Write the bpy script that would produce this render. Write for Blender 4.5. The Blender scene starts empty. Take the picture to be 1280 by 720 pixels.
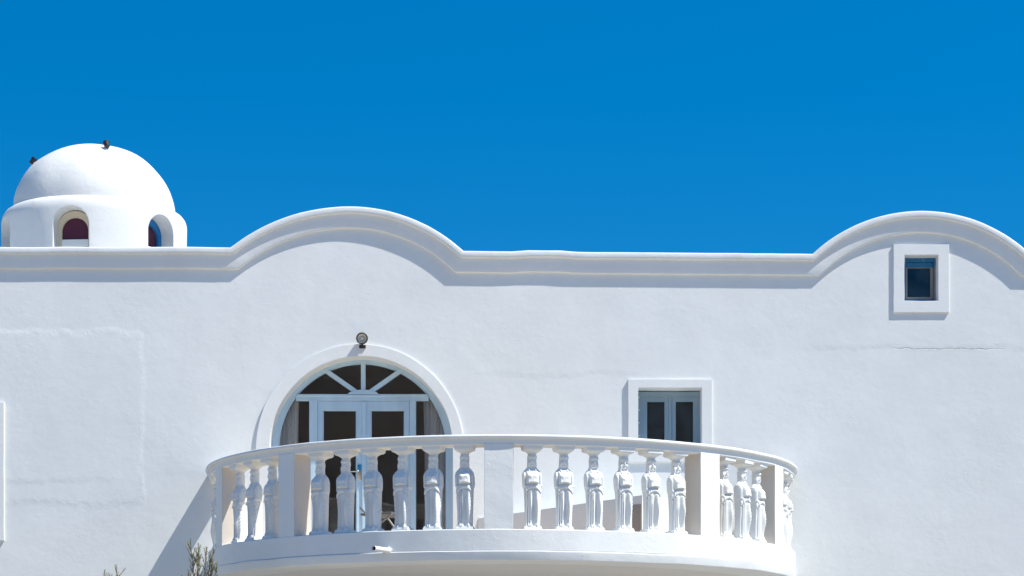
import bpy, bmesh, math, random
from mathutils import Vector, Matrix, noise
from mathutils.geometry import tessellate_polygon

R = math.radians
scene = bpy.context.scene
COL = scene.collection
random.seed(7)

# ------------------------------------------------------------------ camera, sky, sun, exposure
CAM_H = 1.6            # eye height above the ground
DIST = 24.5            # camera to facade
FPX = 2890.0           # focal length in photo pixels (1280 wide)
HORIZON = 926.0        # photo row of the horizon
cam_d = bpy.data.cameras.new('camera')
cam = bpy.data.objects.new('camera', cam_d)
COL.objects.link(cam)
cam.location = (0, -DIST, CAM_H)
cam.rotation_euler = (R(90), 0, 0)
cam_d.sensor_width = 36.0
cam_d.lens = FPX / 1280 * 36
cam_d.shift_y = (HORIZON - 360) / 1280
cam_d.clip_start = 0.1
cam_d.clip_end = 2000
scene.camera = cam

SUN_EL, SUN_AZ = R(57.0), R(67.5)      # azimuth measured from the facade's outward normal to the right
SUN = Vector((math.cos(SUN_EL) * math.sin(SUN_AZ), -math.cos(SUN_EL) * math.cos(SUN_AZ), math.sin(SUN_EL)))
world = bpy.data.worlds.new('World')
scene.world = world
world.use_nodes = True
wn, wl = world.node_tree.nodes, world.node_tree.links
wn.clear()
sky = wn.new('ShaderNodeTexSky')
sky.sky_type = 'NISHITA'
sky.sun_disc = False
sky.sun_elevation = SUN_EL
sky.sun_rotation = math.atan2(SUN.x, SUN.y)
sky.altitude = 200
sky.air_density = 1.0
sky.dust_density = 0.0
sky.ozone_density = 4.0
hs = wn.new('ShaderNodeHueSaturation')
hs.inputs['Hue'].default_value = 0.4945
hs.inputs['Saturation'].default_value = 1.42
hs.inputs['Value'].default_value = 1.07
bg = wn.new('ShaderNodeBackground')
bg.inputs['Strength'].default_value = 0.10
wo = wn.new('ShaderNodeOutputWorld')
# the clear dry air of the photograph: the deep blue reaches further down than in the model sky
wtc = wn.new('ShaderNodeTexCoord')
wma = wn.new('ShaderNodeVectorMath'); wma.operation = 'MULTIPLY_ADD'
wma.inputs[1].default_value = (1, 1, 0.8)
wma.inputs[2].default_value = (0, 0, 0.22)
wl.new(wtc.outputs['Generated'], wma.inputs[0])
wl.new(wma.outputs[0], sky.inputs['Vector'])
wl.new(sky.outputs[0], hs.inputs['Color'])
wl.new(hs.outputs[0], bg.inputs['Color'])
wl.new(bg.outputs[0], wo.inputs['Surface'])

sun_d = bpy.data.lights.new('sun', 'SUN')
sun_d.energy = 4.5
sun_d.angle = R(0.5)
sun_d.color = (1.0, 0.965, 0.885)
sun = bpy.data.objects.new('sun', sun_d)
COL.objects.link(sun)
sun.rotation_euler = (-SUN).to_track_quat('-Z', 'Y').to_euler()
sun.location = SUN * 40

vs = scene.view_settings
vs.view_transform = 'Standard'
vs.look = 'None'
vs.gamma = 1.0
vs.use_curve_mapping = False
vs.exposure = 0.59
scene.render.engine = 'CYCLES'
scene.cycles.max_bounces = 10
scene.cycles.diffuse_bounces = 6
scene.cycles.transparent_max_bounces = 12


# ------------------------------------------------------------------ helpers
def P(px, py, y=0.0):
    """photo measurement -> metres (X, Z) on the vertical plane at depth y (facade at 0)"""
    k = (DIST + y) / FPX
    return ((px - 640) * k, (HORIZON - py) * k + CAM_H)


def link(name, me, mat=None, parent=None, smooth=False):
    o = bpy.data.objects.new(name, me)
    COL.objects.link(o)
    if mat is not None:
        me.materials.clear()
        me.materials.append(mat)
    if smooth:
        for p in me.polygons:
            p.use_smooth = True
    if parent is not None:
        o.parent = parent
    return o


def from_bm(name, bm, mat=None, parent=None, smooth=False, fix=True):
    if fix:
        bmesh.ops.recalc_face_normals(bm, faces=bm.faces)
    me = bpy.data.meshes.new(name)
    bm.to_mesh(me)
    bm.free()
    return link(name, me, mat, parent, smooth)


def empty(name, loc, label, cat, group=None):
    o = bpy.data.objects.new(name, None)
    COL.objects.link(o)
    o.location = loc
    o.empty_display_size = 0.2
    tag(o, label, cat, group)
    return o


def tag(o, label, cat, group=None):
    o['label'] = label
    o['category'] = cat
    if group:
        o['group'] = group
    return o


def adopt(child, parent):
    """parent keeping the child's world placement (parents are unrotated empties or unmoved meshes)"""
    child.parent = parent
    child.matrix_parent_inverse = Matrix.Translation(-parent.location) if parent.parent is None else \
        Matrix.Translation(-parent.location)


def wobble(loop, step, amp, seed=0.0, closed=True):
    out = []
    n = len(loop)
    for i in range(n if closed else n - 1):
        a = Vector(loop[i]); b = Vector(loop[(i + 1) % n])
        k = max(1, int((b - a).length / step))
        for j in range(k):
            p = a.lerp(b, j / k)
            d = (b - a).normalized()
            nn = Vector((-d.y, d.x))
            w = noise.noise(Vector((p.x * 5.0 + seed, p.y * 5.0, seed))) + 0.5 * noise.noise(Vector((p.x * 19 + seed, p.y * 19, seed + 3)))
            out.append(tuple(p + nn * w * amp))
    if not closed:
        out.append(tuple(loop[-1]))
    return out


def plate_bm(outer, holes, y0, y1, bm=None):
    """solid plate: outline in XZ with holes, from y0 to y1"""
    bm = bm or bmesh.new()
    loops = [outer] + list(holes)
    pts = [[Vector((p[0], p[1], 0)) for p in l] for l in loops]
    flat = [p for l in pts for p in l]
    tris = tessellate_polygon(pts)
    f = [bm.verts.new((p.x, y0, p.y)) for p in flat]
    b = [bm.verts.new((p.x, y1, p.y)) for p in flat]
    for t in tris:
        try:
            bm.faces.new([f[i] for i in t]); bm.faces.new([b[i] for i in reversed(t)])
        except ValueError:
            pass
    o = 0
    for l in pts:
        n = len(l)
        for i in range(n):
            j = (i + 1) % n
            bm.faces.new((f[o + i], f[o + j], b[o + j], b[o + i]))
        o += n
    return bm


def rect(x0, z0, x1, z1):
    return [(x0, z0), (x1, z0), (x1, z1), (x0, z1)]


def box_bm(x0, x1, y0, y1, z0, z1, bev=0.0, bm=None, seg=2):
    bm2 = bmesh.new()
    bmesh.ops.create_cube(bm2, size=1)
    for v in bm2.verts:
        v.co = Vector(((x0 + x1) / 2 + v.co.x * (x1 - x0), (y0 + y1) / 2 + v.co.y * (y1 - y0), (z0 + z1) / 2 + v.co.z * (z1 - z0)))
    if bev:
        bmesh.ops.bevel(bm2, geom=bm2.edges[:], offset=bev, segments=seg, affect='EDGES', profile=0.5)
    if bm is None:
        return bm2
    me = bpy.data.meshes.new('tmp')
    bm2.to_mesh(me); bm2.free()
    bm.from_mesh(me)
    bpy.data.meshes.remove(me)
    return bm


def tube_bm(pts, rad, seg=8, bm=None, caps=True):
    bm = bm or bmesh.new()
    rings = []
    n = len(pts)
    pts = [Vector(p) for p in pts]
    up = None
    for i, p in enumerate(pts):
        d = (pts[min(i + 1, n - 1)] - pts[max(i - 1, 0)]).normalized()
        if up is None:
            up = d.orthogonal().normalized()
        up = (up - d * up.dot(d)).normalized()
        s = d.cross(up)
        r = rad[i] if isinstance(rad, (list, tuple)) else rad
        rings.append([bm.verts.new(p + (up * math.cos(a) + s * math.sin(a)) * r) for a in [2 * math.pi * k / seg for k in range(seg)]])
    for i in range(n - 1):
        for k in range(seg):
            bm.faces.new((rings[i][k], rings[i][(k + 1) % seg], rings[i + 1][(k + 1) % seg], rings[i + 1][k]))
    if caps:
        bm.faces.new(list(reversed(rings[0]))); bm.faces.new(rings[-1])
    return bm


def lathe_bm(profile, seg=64, a0=0.0, a1=2 * math.pi, closed_profile=False, bm=None, center=(0, 0, 0), wob=0.0):
    """profile of (r, z); angle measured from -Y (towards the street), + to the right"""
    bm = bm or bmesh.new()
    full = abs((a1 - a0) - 2 * math.pi) < 1e-6
    n = seg if full else seg + 1
    rows = []
    for i in range(n):
        a = a0 + (a1 - a0) * i / seg
        row = []
        for (r, z) in profile:
            w = 0.0
            if wob:
                w = wob * noise.noise(Vector((math.sin(a) * r * 3, math.cos(a) * r * 3, z * 3)))
            rr = r + (w if r > 1e-4 else 0)
            row.append(bm.verts.new((center[0] + rr * math.sin(a), center[1] - rr * math.cos(a), center[2] + z + w * 0.4)))
        rows.append(row)
    m = len(profile)
    for i in range(seg):
        A, B = rows[i], rows[(i + 1) % n]
        for k in range(m if closed_profile else m - 1):
            q = (A[k], A[(k + 1) % m], B[(k + 1) % m], B[k])
            bm.faces.new(q)
    if closed_profile and not full:
        bm.faces.new(rows[0]); bm.faces.new(list(reversed(rows[-1])))
    bmesh.ops.remove_doubles(bm, verts=bm.verts, dist=1e-5)
    return bm


def auto_smooth(o, ang=35):
    me = o.data
    for p in me.polygons:
        p.use_smooth = True
    bm = bmesh.new(); bm.from_mesh(me)
    for e in bm.edges:
        if len(e.link_faces) == 2 and e.calc_face_angle(0) > R(ang):
            e.smooth = False
    bm.to_mesh(me); bm.free()
    return o


# ------------------------------------------------------------------ materials
class NT:
    def __init__(self, name):
        self.m = bpy.data.materials.new(name)
        self.m.use_nodes = True
        self.n = self.m.node_tree.nodes
        self.l = self.m.node_tree.links
        self.b = self.n['Principled BSDF']
        self.tc = self.n.new('ShaderNodeTexCoord').outputs['Object']

    def noise(self, scale, detail=4, rough=0.55, vec=None, dist=0.0):
        t = self.n.new('ShaderNodeTexNoise')
        t.inputs['Scale'].default_value = scale
        t.inputs['Detail'].default_value = detail
        t.inputs['Roughness'].default_value = rough
        t.inputs['Distortion'].default_value = dist
        self.l.new(vec or self.tc, t.inputs['Vector'])
        return t.outputs['Fac']

    def stretch(self, s):
        m = self.n.new('ShaderNodeMapping')
        m.inputs['Scale'].default_value = s
        self.l.new(self.tc, m.inputs['Vector'])
        return m.outputs[0]

    def math(self, op, a, b=None, c=None, clamp=False):
        t = self.n.new('ShaderNodeMath')
        t.operation = op
        t.use_clamp = clamp
        for i, v in enumerate((a, b, c)):
            if v is None:
                continue
            if isinstance(v, (int, float)):
                t.inputs[i].default_value = v
            else:
                self.l.new(v, t.inputs[i])
        return t.outputs[0]

    def sstep(self, v, lo, hi):
        t = self.n.new('ShaderNodeMapRange')
        t.interpolation_type = 'SMOOTHSTEP'
        t.inputs['From Min'].default_value = lo
        t.inputs['From Max'].default_value = hi
        self.l.new(v, t.inputs['Value'])
        return t.outputs[0]

    def sep(self, v=None):
        s = self.n.new('ShaderNodeSeparateXYZ')
        self.l.new(v or self.tc, s.inputs[0])
        return s.outputs

    def ramp(self, fac, stops):
        r = self.n.new('ShaderNodeValToRGB')
        e = r.color_ramp.elements
        e[0].position, e[0].color = stops[0][0], (*stops[0][1], 1)
        e[1].position, e[1].color = stops[-1][0], (*stops[-1][1], 1)
        for pos, c in stops[1:-1]:
            x = e.new(pos); x.color = (*c, 1)
        self.l.new(fac, r.inputs[0])
        return r.outputs[0]

    def mix(self, fac, a, b):
        t = self.n.new('ShaderNodeMix')
        t.data_type = 'RGBA'
        for sock, v in ((t.inputs['Factor'], fac), (t.inputs['A'], a), (t.inputs['B'], b)):
            if isinstance(v, tuple):
                sock.default_value = (*v, 1)
            elif isinstance(v, (int, float)):
                sock.default_value = v
            else:
                self.l.new(v, sock)
        return t.outputs['Result']

    def color(self, c):
        if isinstance(c, tuple):
            self.b.inputs['Base Color'].default_value = (*c, 1)
        else:
            self.l.new(c, self.b.inputs['Base Color'])

    def bump(self, h, dist, strength=1.0, prev=None):
        t = self.n.new('ShaderNodeBump')
        t.inputs['Strength'].default_value = strength
        t.inputs['Distance'].default_value = dist
        self.l.new(h, t.inputs['Height'])
        if prev is not None:
            self.l.new(prev, t.inputs['Normal'])
        return t.outputs[0]

    def bevel(self, rad):
        t = self.n.new('ShaderNodeBevel')
        t.samples = 4
        t.inputs['Radius'].default_value = rad
        return t.outputs[0]

    def normal(self, v):
        self.l.new(v, self.b.inputs['Normal'])

    def set(self, **k):
        for a, v in k.items():
            self.b.inputs[a.replace('_', ' ')].default_value = v
        return self


def plaster(name, base=(0.785, 0.80, 0.79), bev=0.008, und=0.006, mid=0.0016, fine=0.0005, facade=False, dirt=0.0, vary=False):
    t = NT(name)
    if vary:      # every copy of a casting gets its own marks
        oi = t.n.new('ShaderNodeObjectInfo')
        vm = t.n.new('ShaderNodeVectorMath'); vm.operation = 'MULTIPLY_ADD'
        vm.inputs[1].default_value = (1, 1, 1)
        t.l.new(t.tc, vm.inputs[0])
        t.l.new(t.math('MULTIPLY', oi.outputs['Random'], 37.0), vm.inputs[2])
        t.tc = vm.outputs[0]
    v = t.mix(t.sstep(t.noise(1.3, 5, 0.6), 0.3, 0.7), tuple(c * 0.945 for c in base), base)
    v = t.mix(t.sstep(t.noise(9, 5, 0.65), 0.48, 0.75), v, tuple(c * 0.96 for c in base))
    if dirt:
        st = t.noise(5.0, 5, 0.6, vec=t.stretch((1.2, 1.2, 0.12)))
        v = t.mix(t.math('MULTIPLY', t.sstep(st, 0.5, 0.8), dirt), v, (0.62, 0.55, 0.46))
        sp = t.noise(55, 3, 0.5)
        v = t.mix(t.math('MULTIPLY', t.sstep(sp, 0.72, 0.78), dirt * 1.5), v, (0.40, 0.33, 0.26))
    n1 = t.noise(2.2, 3, 0.5)
    n2 = t.noise(16, 5, 0.6, dist=0.4)
    n3 = t.noise(90, 4, 0.6)
    nb = t.bevel(bev) if bev else None
    b = t.bump(n1, und, prev=nb)
    patch = t.sstep(t.noise(0.8, 3, 0.6), 0.38, 0.66)
    b = t.bump(t.math('MULTIPLY', n2, t.math('MULTIPLY_ADD', patch, 0.8, 0.25)), mid, prev=b)
    b = t.bump(n3, fine, prev=b)
    # sparse lumps of thrown plaster
    lump = t.sstep(t.noise(22, 2, 0.4), 0.70, 0.82)
    b = t.bump(lump, 0.0011, prev=b)
    # trowel drag marks
    tr = t.noise(7, 4, 0.6, vec=t.stretch((0.8, 1, 1.3)), dist=1.6)
    b = t.bump(tr, 0.0010, prev=b)
    if facade:
        xyz = t.sep()
        wob = t.math('MULTIPLY', t.math('SUBTRACT', t.noise(1.7, 4, 0.6), 0.5), 0.24)
        wob2 = t.math('MULTIPLY', t.math('SUBTRACT', t.noise(14, 4, 0.6), 0.5), 0.05)
        # old raised patch of plaster (a blocked-up opening), rounded rectangle
        x1, z1 = P(178, 416); x0, z0 = P(-180, 628)
        qx = t.math('SUBTRACT', t.math('ABSOLUTE', t.math('SUBTRACT', xyz[0], (x0 + x1) / 2)), (x1 - x0) / 2)
        qz = t.math('SUBTRACT', t.math('ABSOLUTE', t.math('SUBTRACT', xyz[2], (z0 + z1) / 2)), (z1 - z0) / 2)
        d = t.math('ADD', t.math('SMOOTH_MAX', qx, qz, 0.12), wob)
        edge = t.sstep(d, 0.05, -0.05)
        b = t.bump(edge, 0.0024, prev=b)
        ridge = t.math('MULTIPLY', t.sstep(t.math('ABSOLUTE', d), 0.05, 0.0), t.sstep(t.noise(6, 4, 0.7), 0.40, 0.6))
        b = t.bump(ridge, 0.0010, prev=b)
        # long pour seams with ragged edges
        for (py, amp, x_lo, x_hi) in ((434, 0.0022, P(960, 0)[0], 30.0), (468, 0.0022, P(560, 0)[0], P(860, 0)[0]), (600, 0.0018, -30.0, P(190, 0)[0])):
            zz = P(0, py)[1]
            dz = t.math('ADD', t.math('SUBTRACT', xyz[2], zz), t.math('ADD', t.math('MULTIPLY', wob, 0.8), wob2))
            m = t.math('MULTIPLY', t.sstep(xyz[0], x_lo, x_lo + 0.8), t.sstep(xyz[0], x_hi, x_hi - 0.8))
            st = t.math('MULTIPLY', t.sstep(dz, -0.05, 0.03), m)
            b = t.bump(st, amp, prev=b)
        # hairline cracks
        for (px0, px1, py, ang) in ((1112, 1262, 436, 0.02),):
            xa, za = P(px0, py); xb, _ = P(px1, py)
            if ang < 1:
                u, w_, lo, hi = xyz[0], t.math('SUBTRACT', xyz[2], za), xa, xb
            else:
                u, w_, lo, hi = xyz[2], t.math('SUBTRACT', xyz[0], xa), za - 0.22, za + 0.22
            dd = t.math('ABSOLUTE', t.math('ADD', w_, t.math('MULTIPLY', wob2, 1.1)))
            m = t.math('MULTIPLY', t.sstep(u, lo, lo + 0.12), t.sstep(u, hi, hi - 0.25))
            cr = t.math('MULTIPLY', t.sstep(dd, 0.006, 0.0), m)
            v = t.mix(t.math('MULTIPLY', cr, 0.6), v, (0.30, 0.27, 0.24))
            b = t.bump(cr, -0.004, prev=b)
    t.color(v)
    t.normal(b)
    t.set(Roughness=0.9, Specular_IOR_Level=0.12)
    return t.m


def paint(name, base, worn=None, wear=0.0, rough=0.5, bump=0.0006):
    t = NT(name)
    v = t.mix(t.sstep(t.noise(6, 4, 0.6, vec=t.stretch((1, 1, 0.3))), 0.3, 0.75), base, tuple(c * 0.86 for c in base))
    if worn:
        v = t.mix(t.math('MULTIPLY', t.sstep(t.noise(11, 6, 0.7, vec=t.stretch((1, 1, 0.45))), 0.62 - wear, 0.70 - wear * 0.6), 1.0), v, worn)
    t.color(v)
    t.normal(t.bump(t.noise(40, 4, 0.6, vec=t.stretch((1, 1, 0.1))), bump, prev=t.bevel(0.003)))
    t.set(Roughness=rough)
    return t.m


def flat(name, base, rough=0.6, metal=0.0, var=0.1, scale=20):
    t = NT(name)
    t.color(t.mix(t.noise(scale, 4, 0.6), tuple(c * (1 + var) for c in base), tuple(c * (1 - var) for c in base)))
    t.set(Roughness=rough, Metallic=metal)
    return t.m


def glass(name, tint=(0.75, 0.8, 0.82), dust=0.03, film=(0.45, 0.50, 0.52)):
    t = NT(name)
    t.n.remove(t.b)
    out = [n for n in t.n if n.type == 'OUTPUT_MATERIAL'][0]
    tr = t.n.new('ShaderNodeBsdfTransparent'); tr.inputs[0].default_value = (*tint, 1)
    gl = t.n.new('ShaderNodeBsdfGlossy'); gl.inputs['Roughness'].default_value = 0.02
    fr = t.n.new('ShaderNodeFresnel'); fr.inputs[0].default_value = 1.5
    bp = t.bump(t.noise(1.7, 2, 0.5), 0.004)
    t.l.new(bp, gl.inputs['Normal'])
    mx = t.n.new('ShaderNodeMixShader')
    t.l.new(fr.outputs[0], mx.inputs[0]); t.l.new(tr.outputs[0], mx.inputs[1]); t.l.new(gl.outputs[0], mx.inputs[2])
    df = t.n.new('ShaderNodeBsdfDiffuse'); df.inputs[0].default_value = (*film, 1)
    m2 = t.n.new('ShaderNodeMixShader')
    t.l.new(t.math('MULTIPLY', t.sstep(t.noise(4, 4, 0.65), 0.2, 0.8), dust), m2.inputs[0])
    t.l.new(mx.outputs[0], m2.inputs[1]); t.l.new(df.outputs[0], m2.inputs[2])
    t.l.new(m2.outputs[0], out.inputs['Surface'])
    return t.m


M_FACADE = plaster('whitewashed_facade', facade=True, dirt=0.07)
M_TRIM = plaster('whitewashed_trim', und=0.004, bev=0.010, dirt=0.06)
M_COPING = plaster('whitewashed_coping', und=0.006, bev=0.014, mid=0.003, dirt=0.35)
M_BALC = plaster('whitewashed_balcony', und=0.006, bev=0.009, mid=0.003, fine=0.0008, dirt=0.10)
M_DOME = plaster('whitewashed_dome', base=(0.70, 0.70, 0.685), und=0.014, bev=0.012, mid=0.005, dirt=0.10)
M_STAT = plaster('cast_plaster', bev=0.0, und=0.003, mid=0.0016, fine=0.0005, dirt=0.22, vary=True)
M_SOFFIT = plaster('balcony_soffit', base=(0.74, 0.72, 0.69), dirt=0.1)
M_BLUE = paint('pale_blue_paint', (0.52, 0.70, 0.83), rough=0.45)
M_BLUEGREY = paint('grey_blue_paint', (0.27, 0.38, 0.46), rough=0.5)
M_OLDBLUE = paint('weathered_blue_paint', (0.012, 0.17, 0.38), worn=(0.33, 0.29, 0.25), wear=0.05, rough=0.6)
M_OLDWOOD = paint('weathered_grey_wood', (0.32, 0.28, 0.24), worn=(0.015, 0.15, 0.33), wear=0.07, rough=0.8, bump=0.002)
M_DOMEBLUE = paint('cupola_blue_paint', (0.008, 0.17, 0.42), rough=0.5)
M_MAROON = flat('maroon_panel', (0.085, 0.013, 0.032), 0.35)
M_GLASS = glass('window_glass', (0.96, 0.965, 0.965))
M_DARKGLASS = glass('dim_window_glass', (0.35, 0.42, 0.46), 0.13, (0.26, 0.38, 0.46))
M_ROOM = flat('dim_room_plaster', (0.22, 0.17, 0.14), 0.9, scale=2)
M_BLACK = flat('black_housing', (0.02, 0.02, 0.022), 0.4)
M_STEEL = flat('brushed_steel', (0.55, 0.53, 0.48), 0.22, 1.0)
M_GREYMET = flat('grey_metal', (0.20, 0.21, 0.22), 0.4, 0.3)
M_PVC = flat('white_pvc', (0.80, 0.80, 0.78), 0.35, var=0.03)
M_BORE = flat('pipe_bore', (0.015, 0.015, 0.016), 0.9)


def curtain_mat():
    t = NT('grey_curtain')
    x = t.sep()[0]
    st = t.sstep(t.noise(14, 2, 0.4, vec=t.stretch((1, 0.05, 0.02))), 0.40, 0.62)
    v = t.mix(st, (0.60, 0.62, 0.64), (0.90, 0.88, 0.83))
    t.color(v)
    t.normal(t.bump(t.noise(220, 2, 0.5), 0.0006))
    t.set(Roughness=0.95)
    return t.m


M_CURTAIN = curtain_mat()


def tile_mat(name, a, b, size):
    t = NT(name)
    br = t.n.new('ShaderNodeTexBrick')
    br.offset = 0.0
    br.inputs['Scale'].default_value = 1.0 / size
    br.inputs['Brick Width'].default_value = 1.0
    br.inputs['Row Height'].default_value = 1.0
    br.inputs['Mortar Size'].default_value = 0.012
    br.inputs['Color1'].default_value = (*a, 1)
    br.inputs['Color2'].default_value = (*b, 1)
    br.inputs['Mortar'].default_value = (*[c * 0.6 for c in a], 1)
    t.l.new(t.tc, br.inputs['Vector'])
    v = t.mix(t.math('MULTIPLY', t.noise(3, 5, 0.6), 0.3), br.outputs['Color'], tuple(c * 0.75 for c in a))
    t.color(v)
    t.set(Roughness=0.75)
    return t.m


M_FLOOR = tile_mat('balcony_tiles', (0.60, 0.48, 0.35), (0.64, 0.51, 0.38), 0.33)
M_GROUND = tile_mat('pale_paving', (0.35, 0.32, 0.275), (0.315, 0.29, 0.25), 0.6)

# ------------------------------------------------------------------ ground
bm = bmesh.new()
bmesh.ops.create_grid(bm, x_segments=8, y_segments=8, size=400)
ground = from_bm('ground', bm, M_GROUND)
ground['kind'] = 'structure'

# the brown hillside across from the house (behind the viewer), which the panes mirror
def hill_mat():
    t = NT('volcanic_slope')
    v = t.ramp(t.noise(0.09, 8, 0.65), [(0.3, (0.085, 0.070, 0.058)), (0.5, (0.15, 0.118, 0.092)), (0.7, (0.22, 0.175, 0.13))])
    t.color(v)
    t.normal(t.bump(t.noise(0.4, 6, 0.6), 0.8))
    t.set(Roughness=0.95)
    return t.m


bm = bmesh.new()
NX, NY = 90, 30
rows = []
for j in range(NY + 1):
    row = []
    for i in range(NX + 1):
        x = -260 + 520 * i / NX
        v = j / NY
        y = -70 - 190 * v + 12 * noise.noise(Vector((x * .02, 3, 0)))
        prof = math.sin(min(v / .45, 1.0) * math.pi / 2) ** 1.3
        h = 33 + 9 * noise.noise(Vector((x * .013, y * .01, 2))) + 4 * noise.noise(Vector((x * .05, y * .05, 5)))
        row.append(bm.verts.new((x, y, -.4 + prof * h + prof * 1.5 * noise.noise(Vector((x * .15, y * .15, 8))))))
    rows.append(row)
for j in range(NY):
    for i in range(NX):
        bm.faces.new((rows[j][i], rows[j][i + 1], rows[j + 1][i + 1], rows[j + 1][i]))
hill = from_bm('hill', bm, hill_mat(), None, True)
hill['kind'] = 'structure'

# ------------------------------------------------------------------ the house
Z_FLOOR = CAM_H + 1.86
WALL_T = 0.36
house = empty('whitewashed_house', (0, 0, 0), 'long whitewashed house with wavy arched parapet and arched blue balcony door', 'house')
HX = 9.0


def arc_pts(xc, y_top, foot_l, y_l, foot_r, y_r, n=40):
    pts = []
    for i in range(n + 1):
        u = i / n
        if True:
            h_l, h_r = xc - foot_l, foot_r - xc
            x = foot_l + (foot_r - foot_l) * u
            half, rise = (h_l, y_l - y_top) if x < xc else (h_r, y_r - y_top)
            r = (half * half + rise * rise) / (2 * rise)
            y = y_top + r - math.sqrt(max(r * r - (x - xc) ** 2, 0))
            pts.append((x, y))
    return pts


top_px = [(-422, 309)]
for x in range(-380, 285, 24):
    top_px.append((x, 310.5 + 0.35 * math.sin(x * 0.05)))
top_px += arc_pts(437, 260, 289, 311, 579.5, 315.5)
for x in range(600, 1010, 20):
    y = 315.5 + (x - 580) / 430 * 3.4
    if 645 < x < 705:
        y -= 1.5
    top_px.append((x, y))
top_px += arc_pts(1151, 265.5, 1014.5, 319, 1287, 320)
for x in range(1310, 1710, 25):
    top_px.append((x, 320 + 0.4 * math.sin(x * 0.04)))
top = [Vector(P(*p)) for p in top_px]
top[0].x, top[-1].x = -HX, HX


def offset_path(path, d, wob=0.0, seed=0.0):
    out = []
    for i, p in enumerate(path):
        a = (path[i] - path[i - 1]).normalized() if i > 0 else None
        b = (path[i + 1] - path[i]).normalized() if i < len(path) - 1 else None
        if a is None: a = b
        if b is None: b = a
        na, nb = Vector((a.y, -a.x)), Vector((b.y, -b.x))      # pointing down
        n = (na + nb).normalized()
        k = d / max(n.dot(na), 0.4)
        w = wob * (noise.noise(Vector((p.x * 4, seed, 1.7))) + 0.6 * noise.noise(Vector((p.x * 13, seed, 4.7))))
        out.append(p + n * (k + w))
    return out


def sweep_band(name, prof, mat, parent, wob=0.0):
    """prof: closed list of (offset below the top line, y)"""
    bm = bmesh.new()
    rows = [[bm.verts.new((q.x, y, q.y)) for q in offset_path(top, d, wob, 3.1 * y + d)] for d, y in prof]
    m = len(rows)
    for k in range(m):
        A, B = rows[k], rows[(k + 1) % m]
        for i in range(len(A) - 1):
            bm.faces.new((A[i], A[i + 1], B[i + 1], B[i]))
    bm.faces.new([r[0] for r in rows]); bm.faces.new([r[-1] for r in reversed(rows)])
    o = from_bm(name, bm, mat, parent)
    auto_smooth(o, 30)
    return o


sweep_band('parapet_coping', [(0.0, 0.40), (0.0, -0.066), (0.006, -0.073), (0.020, -0.076), (0.052, -0.076), (0.062, -0.073), (0.068, -0.066), (0.071, -0.050), (0.071, 0.40)], M_COPING, house, 0.0022)
sweep_band('parapet_frieze', [(0.055, 0.01), (0.055, -0.036), (0.206, -0.037), (0.214, -0.034), (0.218, -0.029), (0.220, -0.018), (0.220, 0.01)], M_TRIM, house, 0.0015)

# barrel vaults behind the two arched gables
for lo, hi in ((P(286, 0)[0], P(583, 0)[0]), (P(1010, 0)[0], P(1291, 0)[0])):
    seg_o = [q for q in offset_path(top, 0.10) if lo < q.x < hi]
    seg_i = [q for q in offset_path(top, 0.30) if lo + .25 < q.x < hi - .25]
    zb = CAM_H + 4.74
    loop = [(seg_o[0].x, zb)] + [(q.x, q.y) for q in seg_o] + [(seg_o[-1].x, zb), (seg_i[-1].x, zb)] + [(q.x, q.y) for q in reversed(seg_i)] + [(seg_i[0].x, zb)]
    from_bm('vault', plate_bm(loop, [], WALL_T - .03, 7.0), M_COPING, house)
    loop = [(seg_o[0].x + .02, zb)] + [(q.x, q.y - .01) for q in seg_o[1:-1]] + [(seg_o[-1].x - .02, zb)]
    from_bm('vault_end', plate_bm(loop, [], 6.99, 7.2), M_COPING, house)

# openings in the facade -------------------------------------------------------
DX, DZ = P(451.5, 560)         # centre of the arched doorway
DR = 115 / FPX * DIST


def arch_loop(cx, cz, r, zb, n=40, wob=0.0, seed=0.0):
    pts = [(cx - r, zb)]
    for k in range(n + 1):
        a = math.pi - math.pi * k / n
        w = 1 + wob * noise.noise(Vector((math.cos(a) * 3, math.sin(a) * 3, seed)))
        pts.append((cx + r * w * math.cos(a), cz + r * w * math.sin(a)))
    pts.append((cx + r, zb))
    return pts


def win_rect(px0, py0, px1, py1):
    x0, z1 = P(px0, py0); x1, z0 = P(px1, py1)
    return rect(x0, z0, x1, z1)


O_DOOR = arch_loop(DX, DZ, DR, Z_FLOOR, wob=0.006)
O_WIN = wobble(win_rect(797.5, 485, 877, 567), 0.08, 0.003, 1)
O_TOP = wobble(win_rect(1130, 319, 1172.5, 376.5), 0.06, 0.004, 2)
O_LEFT = wobble(win_rect(-82, 517, -9, 661), 0.08, 0.003, 3)

wall_top = [(q.x, q.y) for q in offset_path(top, 0.035)]
wall_top[0] = (-HX, wall_top[0][1]); wall_top[-1] = (HX, wall_top[-1][1])
outer = [(-HX, -0.02)] + wall_top + [(HX, -0.02)]
facade = from_bm('facade_wall', plate_bm(outer, [O_DOOR, O_WIN, O_TOP, O_LEFT], 0.0, WALL_T), M_FACADE, house)

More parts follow.
